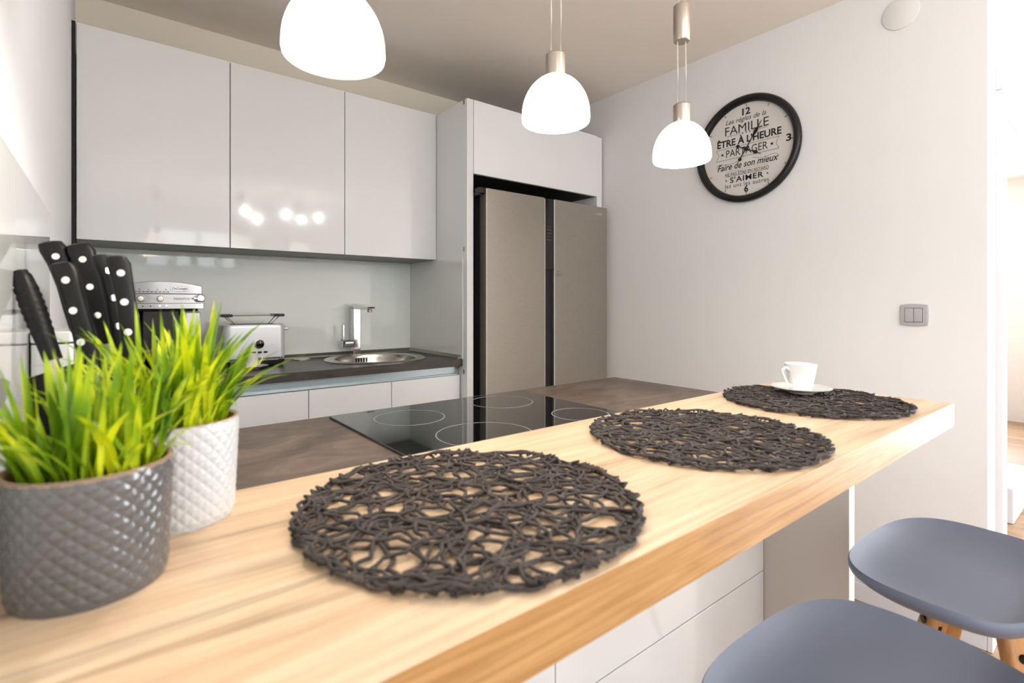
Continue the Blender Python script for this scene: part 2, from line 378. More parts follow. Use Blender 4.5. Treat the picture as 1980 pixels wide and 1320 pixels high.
tag(MB().box(XL+.002, 1.39, WY+.030, WY+.0395, WZ-.082, WZ-.037).box(XL+.002, 1.39, WY+.016, WY+.030, WZ-.0815, WZ-.072).build('grip_rail', 'alu', loc=(.65, 2.22, WZ-.06), bevel=.003), 'long blue grey aluminium grip rail under the dark worktop edge', 'rail')
tag(MB().box(XL+.006, TX0-.006, YB-.007, YB-.001, WZ+.001, UZ0-.004).build('splashback', 'glass_white', loc=(.65, YB-.004, WZ)), 'pale green glass splashback behind the sink and toaster', 'splashback')
tag(MB().box(TX0-.006, TX0-.0005, TY+.034, YB-.008, WZ+.001, UZ0-.002).build('splashback', 'glass_grey', loc=(TX0-.003, 2.46, WZ)), 'grey glass splashback on the tall panel beside the sink', 'splashback')
tag(MB().box(XL+.0005, XL+.007, .34, 1.44, .926, 1.408).build('splashback', 'glass_grey', loc=(XL+.003, .9, .926)), 'glass splashback on the left wall behind the knives', 'splashback')
q = MB(); q.prism([(-.02, 0), (-.02, .006), (-.004, .02), (0, .02), (0, 0)], XL+.01, TX0-.007, T((0, YB-.0075, WZ)) @ Matrix(((0, 0, 1, 0), (1, 0, 0, 0), (0, 1, 0, 0), (0, 0, 0, 1))))
q.prism([(-.02, 0), (-.02, .006), (-.004, .02), (0, .02), (0, 0)], WY+.005, YB-.02, T((TX0-.0065, 0, WZ)) @ Matrix(((1, 0, 0, 0), (0, 0, 1, 0), (0, 1, 0, 0), (0, 0, 0, 1))))
tag(q.build('sealing_strip', 'alu_strip', loc=(.65, YB-.02, WZ)), 'slim aluminium sealing strip along the back of the dark worktop', 'strip')

# ------------------------------------------------------------------ sink, tap, plug
t = thing('sink', 'round stainless steel sink set in the dark worktop', 'sink', (SX, SY_, WZ))
MB().lathe([(SR, 0), (SR, .003), (SR-.006, .0065), (SR-.016, .005), (SR-.034, .003), (SR-.037, .0055), (SR-.045, .0055), (SR-.05, .002)], (SX, SY_, WZ), 72).build('rim', 'steel', t)
MB().lathe([(SR-.05, .002), (SR-.054, -.020), (SR-.058, -.10), (SR-.085, -.135), (.03, -.140), (0, -.140)], (SX, SY_, WZ), 72).build('basin', 'steel', t)
MB().lathe([(.04, -.1395), (.04, -.137), (.03, -.136), (.028, -.138), (0, -.138)], (SX, SY_, WZ), 32).build('drain', 'chrome', t)
b = MB()
for k in range(5): b.box(SX-.03+k*.014, SX-.023+k*.014, SY_+SR-.0605, SY_+SR-.0555, WZ-.036, WZ-.012)
b.build('overflow_slots', 'dark_gap', t)
fx, fy = 1.052, 2.688
t = thing('tap', 'tall square chrome kitchen tap behind the sink', 'tap', (fx, fy, WZ))
MB().box(fx-.026, fx+.026, fy-.026, fy+.026, WZ, WZ+.008).build('base', 'chrome', t, bevel=.003)
MB().box(fx-.0205, fx+.0205, fy-.0205, fy+.0205, WZ+.008, WZ+.262).build('column', 'chrome', t, bevel=.004)
MB().prism([(.021, 0), (.021, .024), (-.02, .03), (-.205, .012), (-.215, .002), (-.20, -.002), (-.03, -.001)], -.0205, .0205,
           T((fx, fy, WZ+.250)) @ Matrix(((0, 0, 1, 0), (1, 0, 0, 0), (0, 1, 0, 0), (0, 0, 0, 1)))).build('spout', 'chrome', t, bevel=.004)
MB().cyl((fx, fy-.185, WZ+.252), (fx, fy-.185, WZ+.235), .0125, .0115, 24).build('aerator', 'steel', t)
l = MB().cyl((fx-.02, fy, WZ+.068), (fx-.062, fy, WZ+.068), .019, .019, 28).build('lever_body', 'chrome', t)
MB().box(fx-.075, fx-.060, fy-.019, fy+.019, WZ+.046, WZ+.092).box(fx-.075, fx-.064, fy-.012, fy+.012, WZ+.08, WZ+.168).build('lever', 'chrome', l, bevel=.003)
t = thing('cable_outlet', 'flat round steel outlet cover on the worktop beside the sink', 'cover', (.765, 2.66, WZ))
MB().lathe([(.042, 0), (.042, .003), (.036, .005), (.0, .0055)], (.765, 2.66, WZ), 40).build('cover', 'steel', t)
MB().lathe([(.030, .0052), (.030, .0062), (0, .0064)], (.765, 2.66, WZ), 40).build('lid', 'logo', t)

# ------------------------------------------------------------------ toaster
tx0, tx1, ty0, ty1, tz = .388, .645, 2.475, 2.625, 1.122
tcx, tcy = (tx0+tx1)/2, (ty0+ty1)/2
t = thing('toaster', 'silver two slot toaster with a wire bun rack', 'toaster', (tcx, tcy, WZ))
pr = rnd_rect(tx1-tx0, ty1-ty0, .035, 8)
def ring(sc, z, grow=0): return [(tcx+x*sc+math.copysign(grow, x), tcy+y*sc+math.copysign(grow, y), z) for x, y in pr]
MB().loft([ring(1, WZ+.040), ring(1, tz-.014), ring(.99, tz-.004), ring(.965, tz)]).build('body', 'silver_light', t)
MB().loft([ring(.96, WZ+.004), ring(.985, WZ+.012), ring(.985, WZ+.028)]).build('base', 'black', t)
MB().loft([ring(1.0, WZ+.028), ring(1.0, WZ+.040)]).build('trim_band', 'chrome', t)
MB().box(tcx-.09, tcx+.09, tcy-.045, tcy-.015, tz-.001, tz+.0008).box(tcx-.09, tcx+.09, tcy+.015, tcy+.045, tz-.001, tz+.0008).build('bread_slots', 'dark_gap', t)
dx = .530
d = MB().cyl((dx, ty0, 1.036), (dx, ty0-.004, 1.036), .0205, .0205, 40).build('dial_ring', 'chrome', t)
MB().lathe([(.0175, 0), (.0175, .012), (.015, .015), (0, .016)], (dx, ty0-.004, 1.036), 40, FACE_Y).build('dial', 'black_gloss', d)
MB().box(dx-.0015, dx+.0015, ty0-.0208, ty0-.0199, 1.040, 1.050).build('dial_mark', 'logo', d)
for k in (-1, 0, 1): MB().prism(rnd_rect(.0165, .009, .0042), 0, .003, T((dx+k*.0235+.002, ty0, .9995)) @ FACE_Y).build('button', 'black', t)
MB().box(tx1-.001, tx1+.0012, tcy-.006, tcy+.006, 1.0, tz-.02).build('lever_slot', 'dark_gap', t)
MB().box(tx1+.001, tx1+.026, tcy-.012, tcy+.012, 1.093, 1.104).build('lever', 'chrome', t, bevel=.004)
rk = MB(); zr = tz+.040
for yy in (-.035, .035):
    rk.tube([(tcx-.10, tcy+yy, zr), (tcx+.10, tcy+yy, zr)], .0022, 8)
    for sx in (-1, 1): rk.tube([(tcx+sx*.108, tcy+yy, zr-.003), (tcx+sx*.073, tcy+yy*.7, tz)], .0018, 8)
for sx in (-.1, -.05, 0, .05, .1): rk.tube([(tcx+sx, tcy-.035, zr), (tcx+sx, tcy+.035, zr)], .0016, 6)
rk.build('bun_rack', 'steel', t)
for sx in (-1, 1): MB().box(tcx+sx*.085, tcx+sx*.128, tcy-.045, tcy+.045, zr-.006, zr+.006).build('rack_grip', 'black', t, bevel=.003)

# ------------------------------------------------------------------ coffee machine
cx0, cx1, cy0, cy1 = .035, .297, 2.345, 2.68
cxm = (cx0+cx1)/2
def bow(z0, z1, g, bulge, y=cy0, back=cy1, crown=0):
    """block with a front face that bows towards the room"""
    n = 14; f = []
    for i in range(n+1):
        u = -1+2*i/n; f.append((cxm+u*((cx1-cx0)/2+g), y-bulge*(1-u*u)-g))
    b = MB(); b.prism(f+[(cx1+g, back), (cx0-g, back)], z0, z1)
    if crown:
        for v in b.bm.verts:
            if v.co.z > z1-1e-5: u = (v.co.x-cxm)/((cx1-cx0)/2); v.co.z += crown*(1-u*u)
    return b
t = thing('coffee_machine', 'silver bean to cup coffee machine against the glass splashback', 'coffee machine', (cxm, 2.51, WZ))
bow(1.252, 1.284, -.001, .02, crown=.016).build('top_cover', 'silver', t, bevel=.003)
p = bow(1.217, 1.2515, .0, .022).build('control_panel', 'silver', t, bevel=.001)
bow(1.196, 1.2165, .003, .022).build('button_strip', 'silver', t, bevel=.001)
MB().box(cx0+.004, cx1-.004, 2.50, cy1, WZ+.002, 1.195).build('housing', 'black', t)
MB().box(cx0+.07, cx1-.075, 2.37, 2.50, WZ+.06, 1.195).box(cx0+.012, cx1-.012, 2.36, 2.5, 1.186, 1.196).build('brew_unit', 'black', t, bevel=.006)
for x0, x1 in ((cx0+.002, cx0+.062), (cx1-.062, cx1-.002)): MB().box(x0, x1, cy0+.012, 2.5, WZ+.05, 1.186).build('side_column', 'silver_light', t, bevel=.012, seg=4)
bow(WZ+.002, WZ+.05, 0, .02).build('drip_tray', 'silver', t, bevel=.003)
MB().box(cxm-.03, cxm+.02, 2.335, 2.37, 1.06, 1.10).cyl((cxm-.018, 2.35, 1.06), (cxm-.018, 2.35, 1.045), .006).cyl((cxm+.008, 2.35, 1.06), (cxm+.008, 2.35, 1.045), .006).build('coffee_spout', 'black', t, bevel=.003)
def yfront(x, g=0, bulge=.022): u = (x-cxm)/((cx1-cx0)/2); return cy0-bulge*(1-u*u)-g
for x in (.098, .158):
    MB().lathe([(.0115, 0), (.0105, .012), (.009, .014), (0, .0145)], (x, yfront(x), 1.234), 28, FACE_Y).build('knob', 'steel', p)
MB().lathe([(.016, 0), (.016, .014), (.012, .02), (0, .021)], (cx1-.008, cy0-.004, 1.236), 28, FACE_Y).box(cx1-.032, cx1-.004, cy0-.022, cy0-.012, 1.2335, 1.2385).build('steam_knob', 'chrome', t)
b = MB()
for k in range(4): x = .095+k*.027; MB().cyl((x, yfront(x, -.0005, .02)+.0002, 1.2685), (x, yfront(x, -.0005, .02)-.0012, 1.2685), .0018, n=10).build('indicator_light', 'ink', t)
for k in range(3): x = .080+k*.024; MB().cyl((x, yfront(x, .003)+.0002, 1.2065), (x, yfront(x, .003)-.0012, 1.2065), .0024, n=10).build('indicator_light', 'ink', t)
for k in range(10): x = .065+k*.0125; b.box(x, x+.009, yfront(x+.005, 0, .02)-.0008, yfront(x+.005, 0, .02)+.004, 1.2585, 1.261)
b.build('printed_scale', 'ink', t)
for x in (.155, .176): MB().lathe([(.0052, 0), (.0052, .002), (.0035, .0025), (.0035, .001), (0, .001)], (x, yfront(x, .003), 1.2065), 20, FACE_Y).build('button', 'chrome', t)
bd = MB().prism(rnd_rect(.062, .020, .0095), -.004, .004, T((.220, yfront(.220, 0, .02), 1.272)) @ FACE_Y).build('badge', 'silver_light', t, bevel=.001)
MB().text("De'Longhi", .048, .012, T((.220, yfront(.220, 0, .02)-.0042, 1.272)) @ FACE_Y, bold=.01).build('badge_lettering', 'print_grey', bd, fix=False)
MB().text('MAGNIFICA', .050, .0085, T((.226, yfront(.226)-.0054, 1.2345)) @ FACE_Y, space=1.2).build('model_lettering', 'print_grey', p, fix=False)

# ------------------------------------------------------------------ cups and saucers
def make_cup(loc, rz, k, lab):
    t = thing('cup', lab, 'cup', (0, 0, 0), 'white porcelain cups')
    MB().lathe([(0, .004), (.021, .004), (.021, 0), (.024, 0), (.026, .006), (.0305, .030), (.035, .055), (.0375, .068), (.0365, .0687), (.0338, .055), (.029, .030), (.024, .010), (0, .008)], (0, 0, 0), 44).build('body', 'porcelain', t)
    MB().tube([(.034, 0, .055), (.044, 0, .060), (.053, 0, .054), (.053, 0, .045), (.046, 0, .031), (.038, 0, .018), (.0275, 0, .012)], [.0036, .0034, .0032, .0032, .0032, .0034, .004], 10, up=Vector((0, 1, 0))).build('handle', 'porcelain', t)
    t.location = loc; t.rotation_euler = (0, 0, rz); t.scale = (k, k, k); return t
def make_saucer(loc, k, lab):
    o = MB().lathe([(0, .0015), (.026, .0015), (.026, 0), (.030, 0), (.033, .003), (.055, .009), (.070, .0145), (.0705, .0158), (.068, .0158), (.054, .0115), (.034, .006), (.026, .005), (.0255, .0062), (.024, .005), (0, .005)], (0, 0, 0), 56).build('saucer', 'porcelain')
    o.location = loc; o.scale = (k, k, k); return tag(o, lab, 'saucer', 'white porcelain saucers')

# ------------------------------------------------------------------ kitchen island
IZ = .925; BZ0, BZ1 = .926, .98; IX1 = 1.58; BY0, BY1 = .306, .733; IYF = 1.342; IFR = .746
t = thing('island_cabinet', 'white gloss island cabinet under the wooden bar', 'cabinet', (.75, 1.04, 0))
MB().box(XL+.002, 1.56, IFR+.021, IYF-.04, .10, IZ-.038).build('carcass', 'carcass', t)
MB().box(XL+.01, 1.55, IFR+.06, IYF-.09, 0, .10).build('plinth', 'beige_panel', t)
for x0, x1 in ((XL+.004, .70), (.70, 1.56)):
    for z0, z1 in ((.10, .4085), (.4115, IZ-.04)):
        MB().box(x0+.0015, x1-.0015, IFR, IFR+.019, z0, z1).build('drawer_front', 'gloss', t, bevel=.0015)
tag(MB().box(1.562, 1.600, .52, IYF-.03, 0, IZ-.038).build('support_panel', 'beige_panel', t), 'greige support panel')
MB().box(1.562, 1.600, .5185, .52, 0, IZ-.038).build('support_edge', 'gloss_edge', t)
tag(MB().box(XL+.002, IX1, BY1-.32, IYF, IZ-.037, IZ).build('worktop', 'slate', loc=(.75, 1.0, IZ-.037), bevel=.002), 'brown grey stone look worktop around the cooktop', 'worktop')
bar_o = MB().box(XL+.0075, 1.584, BY0+.0012, BY1, BZ0, BZ1).build('breakfast_bar', 'oak', loc=(.75, .52, BZ0), bevel=.001)
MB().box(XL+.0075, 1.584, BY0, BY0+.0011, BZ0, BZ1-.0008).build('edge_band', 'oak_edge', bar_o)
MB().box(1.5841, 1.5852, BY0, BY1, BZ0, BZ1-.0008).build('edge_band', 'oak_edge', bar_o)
tag(bar_o, 'long light oak breakfast bar with dark placemats', 'bar top')

# cooktop
kx0, kx1, ky0, ky1 = .444, 1.068, .775, 1.312
t = thing('cooktop', 'black glass cooktop with four printed rings', 'cooktop', ((kx0+kx1)/2, (ky0+ky1)/2, IZ))
MB().box(kx0, kx1, ky0, ky1, IZ+.0005, IZ+.0055).build('glass_plate', 'cooktop', t, bevel=.0015)
for x, y, r in ((.600, 1.175, .088), (.905, 1.195, .092), (.655, .925, .108), (.965, .935, .075)):
    MB().lathe([(r, 0), (r, .0003), (r-.0022, .0003), (r-.0022, 0)], (x, y, IZ+.0056), 72).build('burner_ring', 'ring_print', t)
MB().cyl((.5, 1.1, IZ+.0055), (.5, 1.1, IZ+.0058), .0016, n=10).build('indicator_dot', 'ring_print', t)

# ------------------------------------------------------------------ placemats
def mat_mesh(seed, R=.197):
    rd = random.Random(seed); b = MB(); K = 9
    for q in range(K):
        a0 = q*PI/K+rd.uniform(-.06, .06); n = 8
        for l in range(n):
            a = a0+rd.uniform(-.12, .12); d = (-1+2*(l+.5+rd.uniform(-.32, .32))/n)*.97*R; c = rd.uniform(-1.6, 1.6); ph = rd.random()*9; ph2 = rd.random()*9
            half = math.sqrt(max(1e-5, R*R-d*d)); pts = []; N = max(8, int(half*2/.010)); z0 = rd.uniform(.0025, .0055)
            for i in range(N+1):
                s = -half+2*half*i/N; o = d+c*(s*s-half*half)*.5*(1-abs(d)/R)+.0040*math.sin(s*135+ph)+.0018*math.sin(s*230+ph2)
                x = s*math.cos(a)-o*math.sin(a); y = s*math.sin(a)+o*math.cos(a); rr = math.hypot(x, y)
                if rr > R: x *= R/rr; y *= R/rr
                pts.append((x, y, z0+.0016*math.sin(s*62+ph2)))
            b.tube(pts, .00225, 6, flat=.85)
    for k in range(2):
        ph = rd.random()*9; rr0 = R-.002-.004*k; m = rd.randint(19, 29); N = 150
        b.tube([((rr0+.0035*math.sin(m*2*PI*i/N+ph))*math.cos(2*PI*i/N), (rr0+.0035*math.sin(m*2*PI*i/N+ph))*math.sin(2*PI*i/N), .0055+.003*math.sin(9*2*PI*i/N+ph*2+k)) for i in range(N)], .0022, 6, closed=True, flat=.85)
    for k in range(64):
        a = rd.random()*2*PI; pr_ = R+.002; l = rd.uniform(.006, .013)
        b.tube([(pr_*math.cos(a)-l*math.cos(a), pr_*math.sin(a)-l*math.sin(a), .005), (pr_*math.cos(a+.02), pr_*math.sin(a+.02), .0085), (pr_*math.cos(a+.05)-l*math.cos(a), pr_*math.sin(a+.05)-l*math.sin(a), .006)], .0022, 6)
    return b
ml = ['dark woven round placemat nearest the potted grass', 'middle dark woven round placemat on the bar', 'dark woven round placemat under the coffee cup']
for i, (x, y) in enumerate(((.341, .508), (.836, .508), (1.336, .523))):
    o = mat_mesh(11+i).build('placemat', 'mat', fix=False, smooth=80); o.location = (x, y, BZ1+.001)
    tag(o, ml[i], 'placemat', 'woven placemats along the bar')
MZ = BZ1+.0095
make_saucer((1.395, .572, MZ), 1.0, 'white saucer on the far placemat of the bar')
make_cup((1.395, .572, MZ+.0058), math.radians(152), 1.0, 'white coffee cup on the bar at the far placemat')
make_saucer((.497, 2.43, WZ), .85, 'small white saucer in front of the toaster')
make_cup((.490, 2.43, WZ+.005), math.radians(-35), .85, 'white coffee cup on the dark worktop in front of the toaster')

# ------------------------------------------------------------------ potted grass
def grass(b, rd, c, z, r, n, h0, h1, spread):
    for k in range(n):
        a = rd.random()*2*PI; q = r*math.sqrt(rd.random()); x = c[0]+q*math.cos(a); y = c[1]+q*math.sin(a)
        da = a+rd.uniform(-1.2, 1.2) if rd.random() < .72 else rd.random()*2*PI; L = rd.uniform(h0, h1); lean = spread*rd.uniform(.05, 1.3)*(q/r*.75+.35); w = rd.uniform(.0016, .0038)
        curl = rd.uniform(.0, 1.8); N = 7; pts = []
        for i in range(N+1):
            s = i/N; ang = lean*(.35+.65*s*(1+curl*s*.6))
            if i: px += L/N*math.sin(ang)*math.cos(da); py += L/N*math.sin(ang)*math.sin(da); pz += L/N*math.cos(ang)
            else: px, py, pz = x, y, z
            px = max(px, XL+.012); pts.append(Vector((px, py, pz)))
        side = Vector((-math.sin(da), math.cos(da), 0)); tw = rd.uniform(-.8, .8); rows = []
        for i, p in enumerate(pts):
            s = i/N; ww = w*(.7+1.2*s)*(1-s**3) if i < N else .0001
            sd = side*math.cos(tw*s)+Vector((math.cos(da), math.sin(da), 0))*math.sin(tw*s)
            mid = p-Vector((math.cos(da), math.sin(da), -.4))*ww*.35
            rows.append([b.bm.verts.new(p-sd*ww), b.bm.verts.new(mid), b.bm.verts.new(p+sd*ww)])
        for r0, r1 in zip(rows[:-1], rows[1:]):
            for j in range(2): b.bm.faces.new([r0[j], r0[j+1], r1[j+1], r1[j]])
def pot(b, c, z, r0, r1, h, nu, nv, amp):
    """round pot whose outside carries a raised diamond lattice"""
    N = 320; V = 96; rings = []
    for j in range(V+1):
        s = j/V; r = r0+(r1-r0)*s; row = []
        for i in range(N):
            a = 2*PI*i/N; u = a/(2*PI)*nu; v = s*nv
            d = max(abs(math.sin(PI*(u+v))), abs(math.sin(PI*(u-v)))) if False else min(abs(math.sin(PI*(u+v))), abs(math.sin(PI*(u-v))))
            e = min(1, s*14, (1-s)*12); rr = r+amp*(d**.6)*e-amp*.5
            row.append((c[0]+rr*math.cos(a), c[1]+rr*math.sin(a), z+h*s))
        rings.append(row)
    def circ(r, zz): return [(c[0]+r*math.cos(2*PI*i/N), c[1]+r*math.sin(2*PI*i/N), zz) for i in range(N)]
    b.loft([circ(r0*.93, z)]+rings, cap=False)
    R = [b.bm.verts.new(p) for p in circ(r0*.93, z)]; b.bm.faces.new(R[::-1])
    return b
def plant(lab, c, z, r0, r1, h, m, seed, n, hh, amp, rimm):
    rd = random.Random(seed)
    t = thing('potted_grass', lab, 'potted plant', (c[0], c[1], z), 'potted grass on the bar')
    pot(MB(), c, z, r0, r1, h, 26, 7.5, amp).build('pot', m, t, smooth=80)
    MB().lathe([(r1-.0012, -.004), (r1-.0005, -.001), (r1-.003, .0006), (r1-.0055, -.001), (r1-.0055, -.03)], (c[0], c[1], z+h), 72).build('pot_rim', rimm, t)
    MB().lathe([(r1-.0055, -.014), (.02, -.008), (0, -.008)], (c[0], c[1], z+h), 40).build('soil', 'soil', t)
    b = MB(); grass(b, rd, c, z+h-.012, r1-.012, n, hh[0], hh[1], .95); b.build('grass_blades', 'leaf', t, fix=False, smooth=180)
plant('potted grass in the dark grey ceramic pot', (-.010, .571), BZ1, .0545, .0595, .103, 'pot_grey', 5, 150, (.055, .118), .0017, 'clay')
plant('potted grass in the white ceramic pot', (.064, .684), BZ1, .0545, .0595, .110, 'pot_white', 8, 165, (.07, .15), .0014, 'clay')

# ------------------------------------------------------------------ knife block with knives
KB = Vector((.006, .905, IZ))
F_, R_ = Vector((.62, .7845, 0)), Vector((.7845, -.62, 0))
up_ax = (Vector((0, 0, 1))*.945-R_*.30+F_*.05).normalized(); side = (R_-up_ax*R_.dot(up_ax)).normalized(); dep = side.cross(up_ax)
def KM(o): return Matrix(((side.x, dep.x, up_ax.x, o.x), (side.y, dep.y, up_ax.y, o.y), (side.z, dep.z, up_ax.z, o.z), (0, 0, 0, 1)))
b = MB()
top = [(-.062, -.045), (.062, -.045), (.062, .045), (-.062, .045)]
b.loft([[tuple(Vector((KB.x, KB.y, IZ))+R_*(x*1.05+.03)+F_*y) for x, y in top], [tuple(KM(Vector((KB.x, KB.y, IZ+.005))+R_*.03) @ Vector((x, y, .215))) for x, y in top]])
tag(b.build('knife_block', 'black', loc=KB, bevel=.006), 'black knife block hidden behind the potted grass', 'knife block')
def handle_loft(prof, n=14):
    """prof: (along, centre shift, half width, half thickness)"""
    rings = []
    for z, s, a, c in prof:
        rings.append([(s+a*math.copysign(abs(math.cos(2*PI*k/n))**.75, math.cos(2*PI*k/n)), c*math.copysign(abs(math.sin(2*PI*k/n))**.75, math.sin(2*PI*k/n)), z) for k in range(n)])
    return MB().loft(rings)
def knife(lab, px, py, f, L, tilt, yaw, rivets=True, w=1.0):
    """px, py: where the butt of the handle stands, given as metres right of / above the view axis at depth f"""
    t = thing('knife', lab, 'knife', (0, 0, 0), 'knives in the block')
    prof = [(0, 0, .009*w, .0065), (L*.12, 0, .0115*w, .0085), (L*.32, .001, .0125*w, .009), (L*.55, .0005, .0115*w, .0085), (L*.78, -.001, .0125*w, .009), (L*.92, -.003, .0145*w, .009), (L*.985, -.005, .012*w, .008), (L, -.006, .006*w, .004)]
    handle_loft(prof).build('handle', 'handle', t)
    MB().box(-.010*w, .010*w, -.0011, .0011, -.16, -.012).box(-.009*w, .009*w, -.0055, .0055, -.012, .0).build('blade', 'steel', t)
    if rivets:
        for q in (.28, .56, .83): MB().cyl((-.0015, -.0096, L*q), (-.0015, .0096, L*q), .0047, n=16).build('rivet', 'chrome', t)
    t.location = F_*f+R_*px+Vector((0, 0, 1.22+py))
    ax = (Vector((0, 0, 1))*math.cos(tilt)-R_*math.sin(tilt)).normalized()
    sd = (R_*math.cos(yaw)+F_*math.sin(yaw)); sd = (sd-ax*sd.dot(ax)).normalized(); dp = ax.cross(sd)
    t.rotation_euler = Matrix(((sd.x, dp.x, ax.x), (sd.y, dp.y, ax.y), (sd.z, dp.z, ax.z))).to_euler()
    t.location = t.location-ax*L
    return t
def vp(x, y, f): return ((x-990)/992*f, (584.6-y)/992*f)
KN = [('riveted black knife at the left rear of the knife block', 104, 466, .76, .150, .30, .5, 1.15),
      ('riveted black knife tilted in front in the knife block', 127, 506, .68, .152, .24, .35, 1.0),
      ('large riveted black knife standing tallest in the middle of the block', 158, 470, .77, .156, .26, .4, 1.2),
      ('slim black knife right of the tallest knife', 205, 492, .74, .146, .16, .9, .95),
      ('riveted black knife at the right end of the knife block', 233, 494, .70, .146, .12, .6, .95)]
for lab, x, y, f, L, tl, yw, ww in KN:
    a, c = vp(x, y, f); knife(lab, a, c, f, L, tl, yw, True, ww)
# sharpening steel with a ribbed handle and a hanging ring
t = thing('sharpening_steel', 'ribbed black sharpening steel with a metal ring', 'sharpening steel', (0, 0, 0))
prof = []; L = .122
for i in range(41):
    s = i/40; wv = .0092+.0045*math.sin(PI*min(1, s*1.05))*s+.0007*(math.sin(s*PI*26) if .3 < s < .82 else 0); prof.append((L*s, 0, wv*(1 if s < .97 else .8), wv*(1 if s < .97 else .8)))
handle_loft(prof, 18).build('handle', 'handle', t)
MB().cyl((0, 0, -.15), (0, 0, 0), .0055, n=16).build('rod', 'steel', t)
MB().tube([(.0055*math.cos(2*PI*k/20)-.010, .009*math.cos(2*PI*k/20)-.012, L-.008+.014*math.sin(2*PI*k/20)) for k in range(20)], .002, 8, True, up=Vector((0, 1, 0))).build('hanging_ring', 'chrome', t)
a, c = vp(38, 524, .66); tl = .36
ax = (Vector((0, 0, 1))*math.cos(tl)-R_*math.sin(tl)).normalized(); sd = (R_-ax*R_.dot(ax)).normalized(); dp = ax.cross(sd)
t.rotation_euler = Matrix(((sd.x, dp.x, ax.x), (sd.y, dp.y, ax.y), (sd.z, dp.z, ax.z))).to_euler()
t.location = F_*.66+R_*a+Vector((0, 0, 1.22+c))-ax*L
# white canister behind the block
t = thing('canister', 'white lidded canister behind the sharpening steel', 'canister', (-.070, 1.13, IZ))
MB().prism([(x-.066, y+1.14) for x, y in rnd_rect(.05, .15, .008)], IZ, 1.155).build('body', 'porcelain', t)
MB().prism([(x-.066, y+1.14) for x, y in rnd_rect(.052, .152, .008)], 1.157, 1.175).build('lid', 'porcelain', t, bevel=.003)
MB().prism([(x-.066, y+1.14) for x, y in rnd_rect(.048, .148, .008)], 1.155, 1.157).build('lid_seal', 'dark_gap', t)

# ------------------------------------------------------------------ pendant lamps
def pendant(x, y, zb):
    t = thing('pendant_lamp', '', 'pendant lamp', (x, y, ZC), 'pendant lamps above the bar')
    R = .0725
    MB().lathe([(.06, 0), (.06, -.022), (.057, -.025), (0, -.025)], (x, y, ZC), 40).build('ceiling_canopy', 'nickel', t)
    za, zb2 = zb+.405, zb+.311
    for dx_, dy_ in ((-.02, 0), (-.007, .004), (.007, -.004), (.02, 0)):
        if abs(dx_) < .01: MB().tube([(x+dx_, y+dy_, ZC-.025), (x+dx_, y+dy_, za)], .0011, 6).build('upper_cord', 'cord', t)
    MB().lathe([(0, 0), (.018, 0), (.021, -.003), (.021, -.091), (.019, -.094), (0, -.094)], (x, y, za), 36).build('height_adjuster', 'nickel', t)
    sn = zb+.147
    for s_ in (-1, 1):
        MB().tube([(x+s_*.0105*.7845, y-s_*.0105*.62, zb2+.002), (x+s_*.0105*.7845+.0012, y-s_*.0105*.62, (zb2+sn)/2), (x+s_*.0105*.7845, y-s_*.0105*.62, sn)], .0013, 6).build('cord', 'cord', t)
    MB().lathe([(0, .002), (.018, .002), (.0215, -.002), (.0215, -.040), (.020, -.046), (0, -.046)], (x, y, sn), 36).build('lamp_holder', 'nickel', t)
    pf = []
    for i in range(15):
        a = PI/2*i/14; pf.append((max(.018, R*math.sin(a)**1.04), zb+.018+.086*math.cos(a)))
    pf += [(R+.0005, zb+.010), (R-.001, zb+.002), (R-.0035, zb), (R-.005, zb+.002)]
    inn = [(max(.014, r-.0035), z-.003) for r, z in pf[:15]][::-1]
    MB().lathe(pf+inn, (x, y, 0), 56).build('glass_shade', 'shade', t)
    MB().lathe([(0, .035), (.012, .035), (.014, .06), (.016, .075), (.013, .09), (0, .098)], (x, y, zb+.006), 24).build('bulb', 'bulb', t)
    d = bpy.data.lights.new('bulb_light', 'POINT'); d.energy = 2.2; d.color = (1, .94, .86); d.shadow_soft_size = .014
    lo = bpy.data.objects.new('bulb_light', d); COL.objects.link(lo); lo.parent = t; lo.location = (0, 0, zb+.020-ZC)
    return t
pl = [('lit opal glass pendant lamp in front of the wall cabinets', .264, .757, 1.579), ('lit opal glass pendant lamp in front of the refrigerator housing', .756, .805, 1.604), ('lit opal glass pendant lamp in front of the clock', 1.170, .771, 1.585)]
for lab, x, y, z in pl: tag(pendant(x, y, z), lab)

# ------------------------------------------------------------------ wall clock
t = thing('wall_clock', 'large round wall clock with a black rim and French sayings', 'clock', (0, 0, 0))
RC = .257
MB().lathe([(.222, .004), (.224, .022), (.232, .030), (.240, .033), (.250, .030), (.256, .022), (RC, .010), (.252, .0), (.222, 0)], n=96).build('rim', 'clock_black', t)
MB().lathe([(0, .004), (.2235, .004), (.2235, .002), (0, .002)], n=96).build('dial', 'dial', t)
b = MB(); Z = .0042
def tx(s, cx, cy, w_, h_, **k): b.text(s, w_, h_, T((cx, cy, Z)), **k)
tx('12', 0, .184, .040, .034, bold=.03); tx('6', 0, -.190, .020, .034, bold=.03); tx('3', .197, .008, .023, .034, bold=.03); tx('9', -.197, -.002, .023, .034, bold=.03)
tx('Les règles de la', -.005, .148, .20, .030, shear=.35); tx('FAMILLE', 0, .1085, .215, .042)
tx("ÊTRE À L'HEURE", .008, .054, .315, .044, bold=.028); tx('PARTAGER', 0, -.003, .205, .036)
tx('Faire de son mieux', .002, -.068, .30, .032, shear=.3, bold=.012); tx('NE PAS ÊTRE EN RETARD', 0, -.105, .215, .020)
tx("S'AIMER", 0, -.136, .165, .028, bold=.018, space=1.1); tx('les uns les autres', 0, -.164, .215, .020, space=1.15)
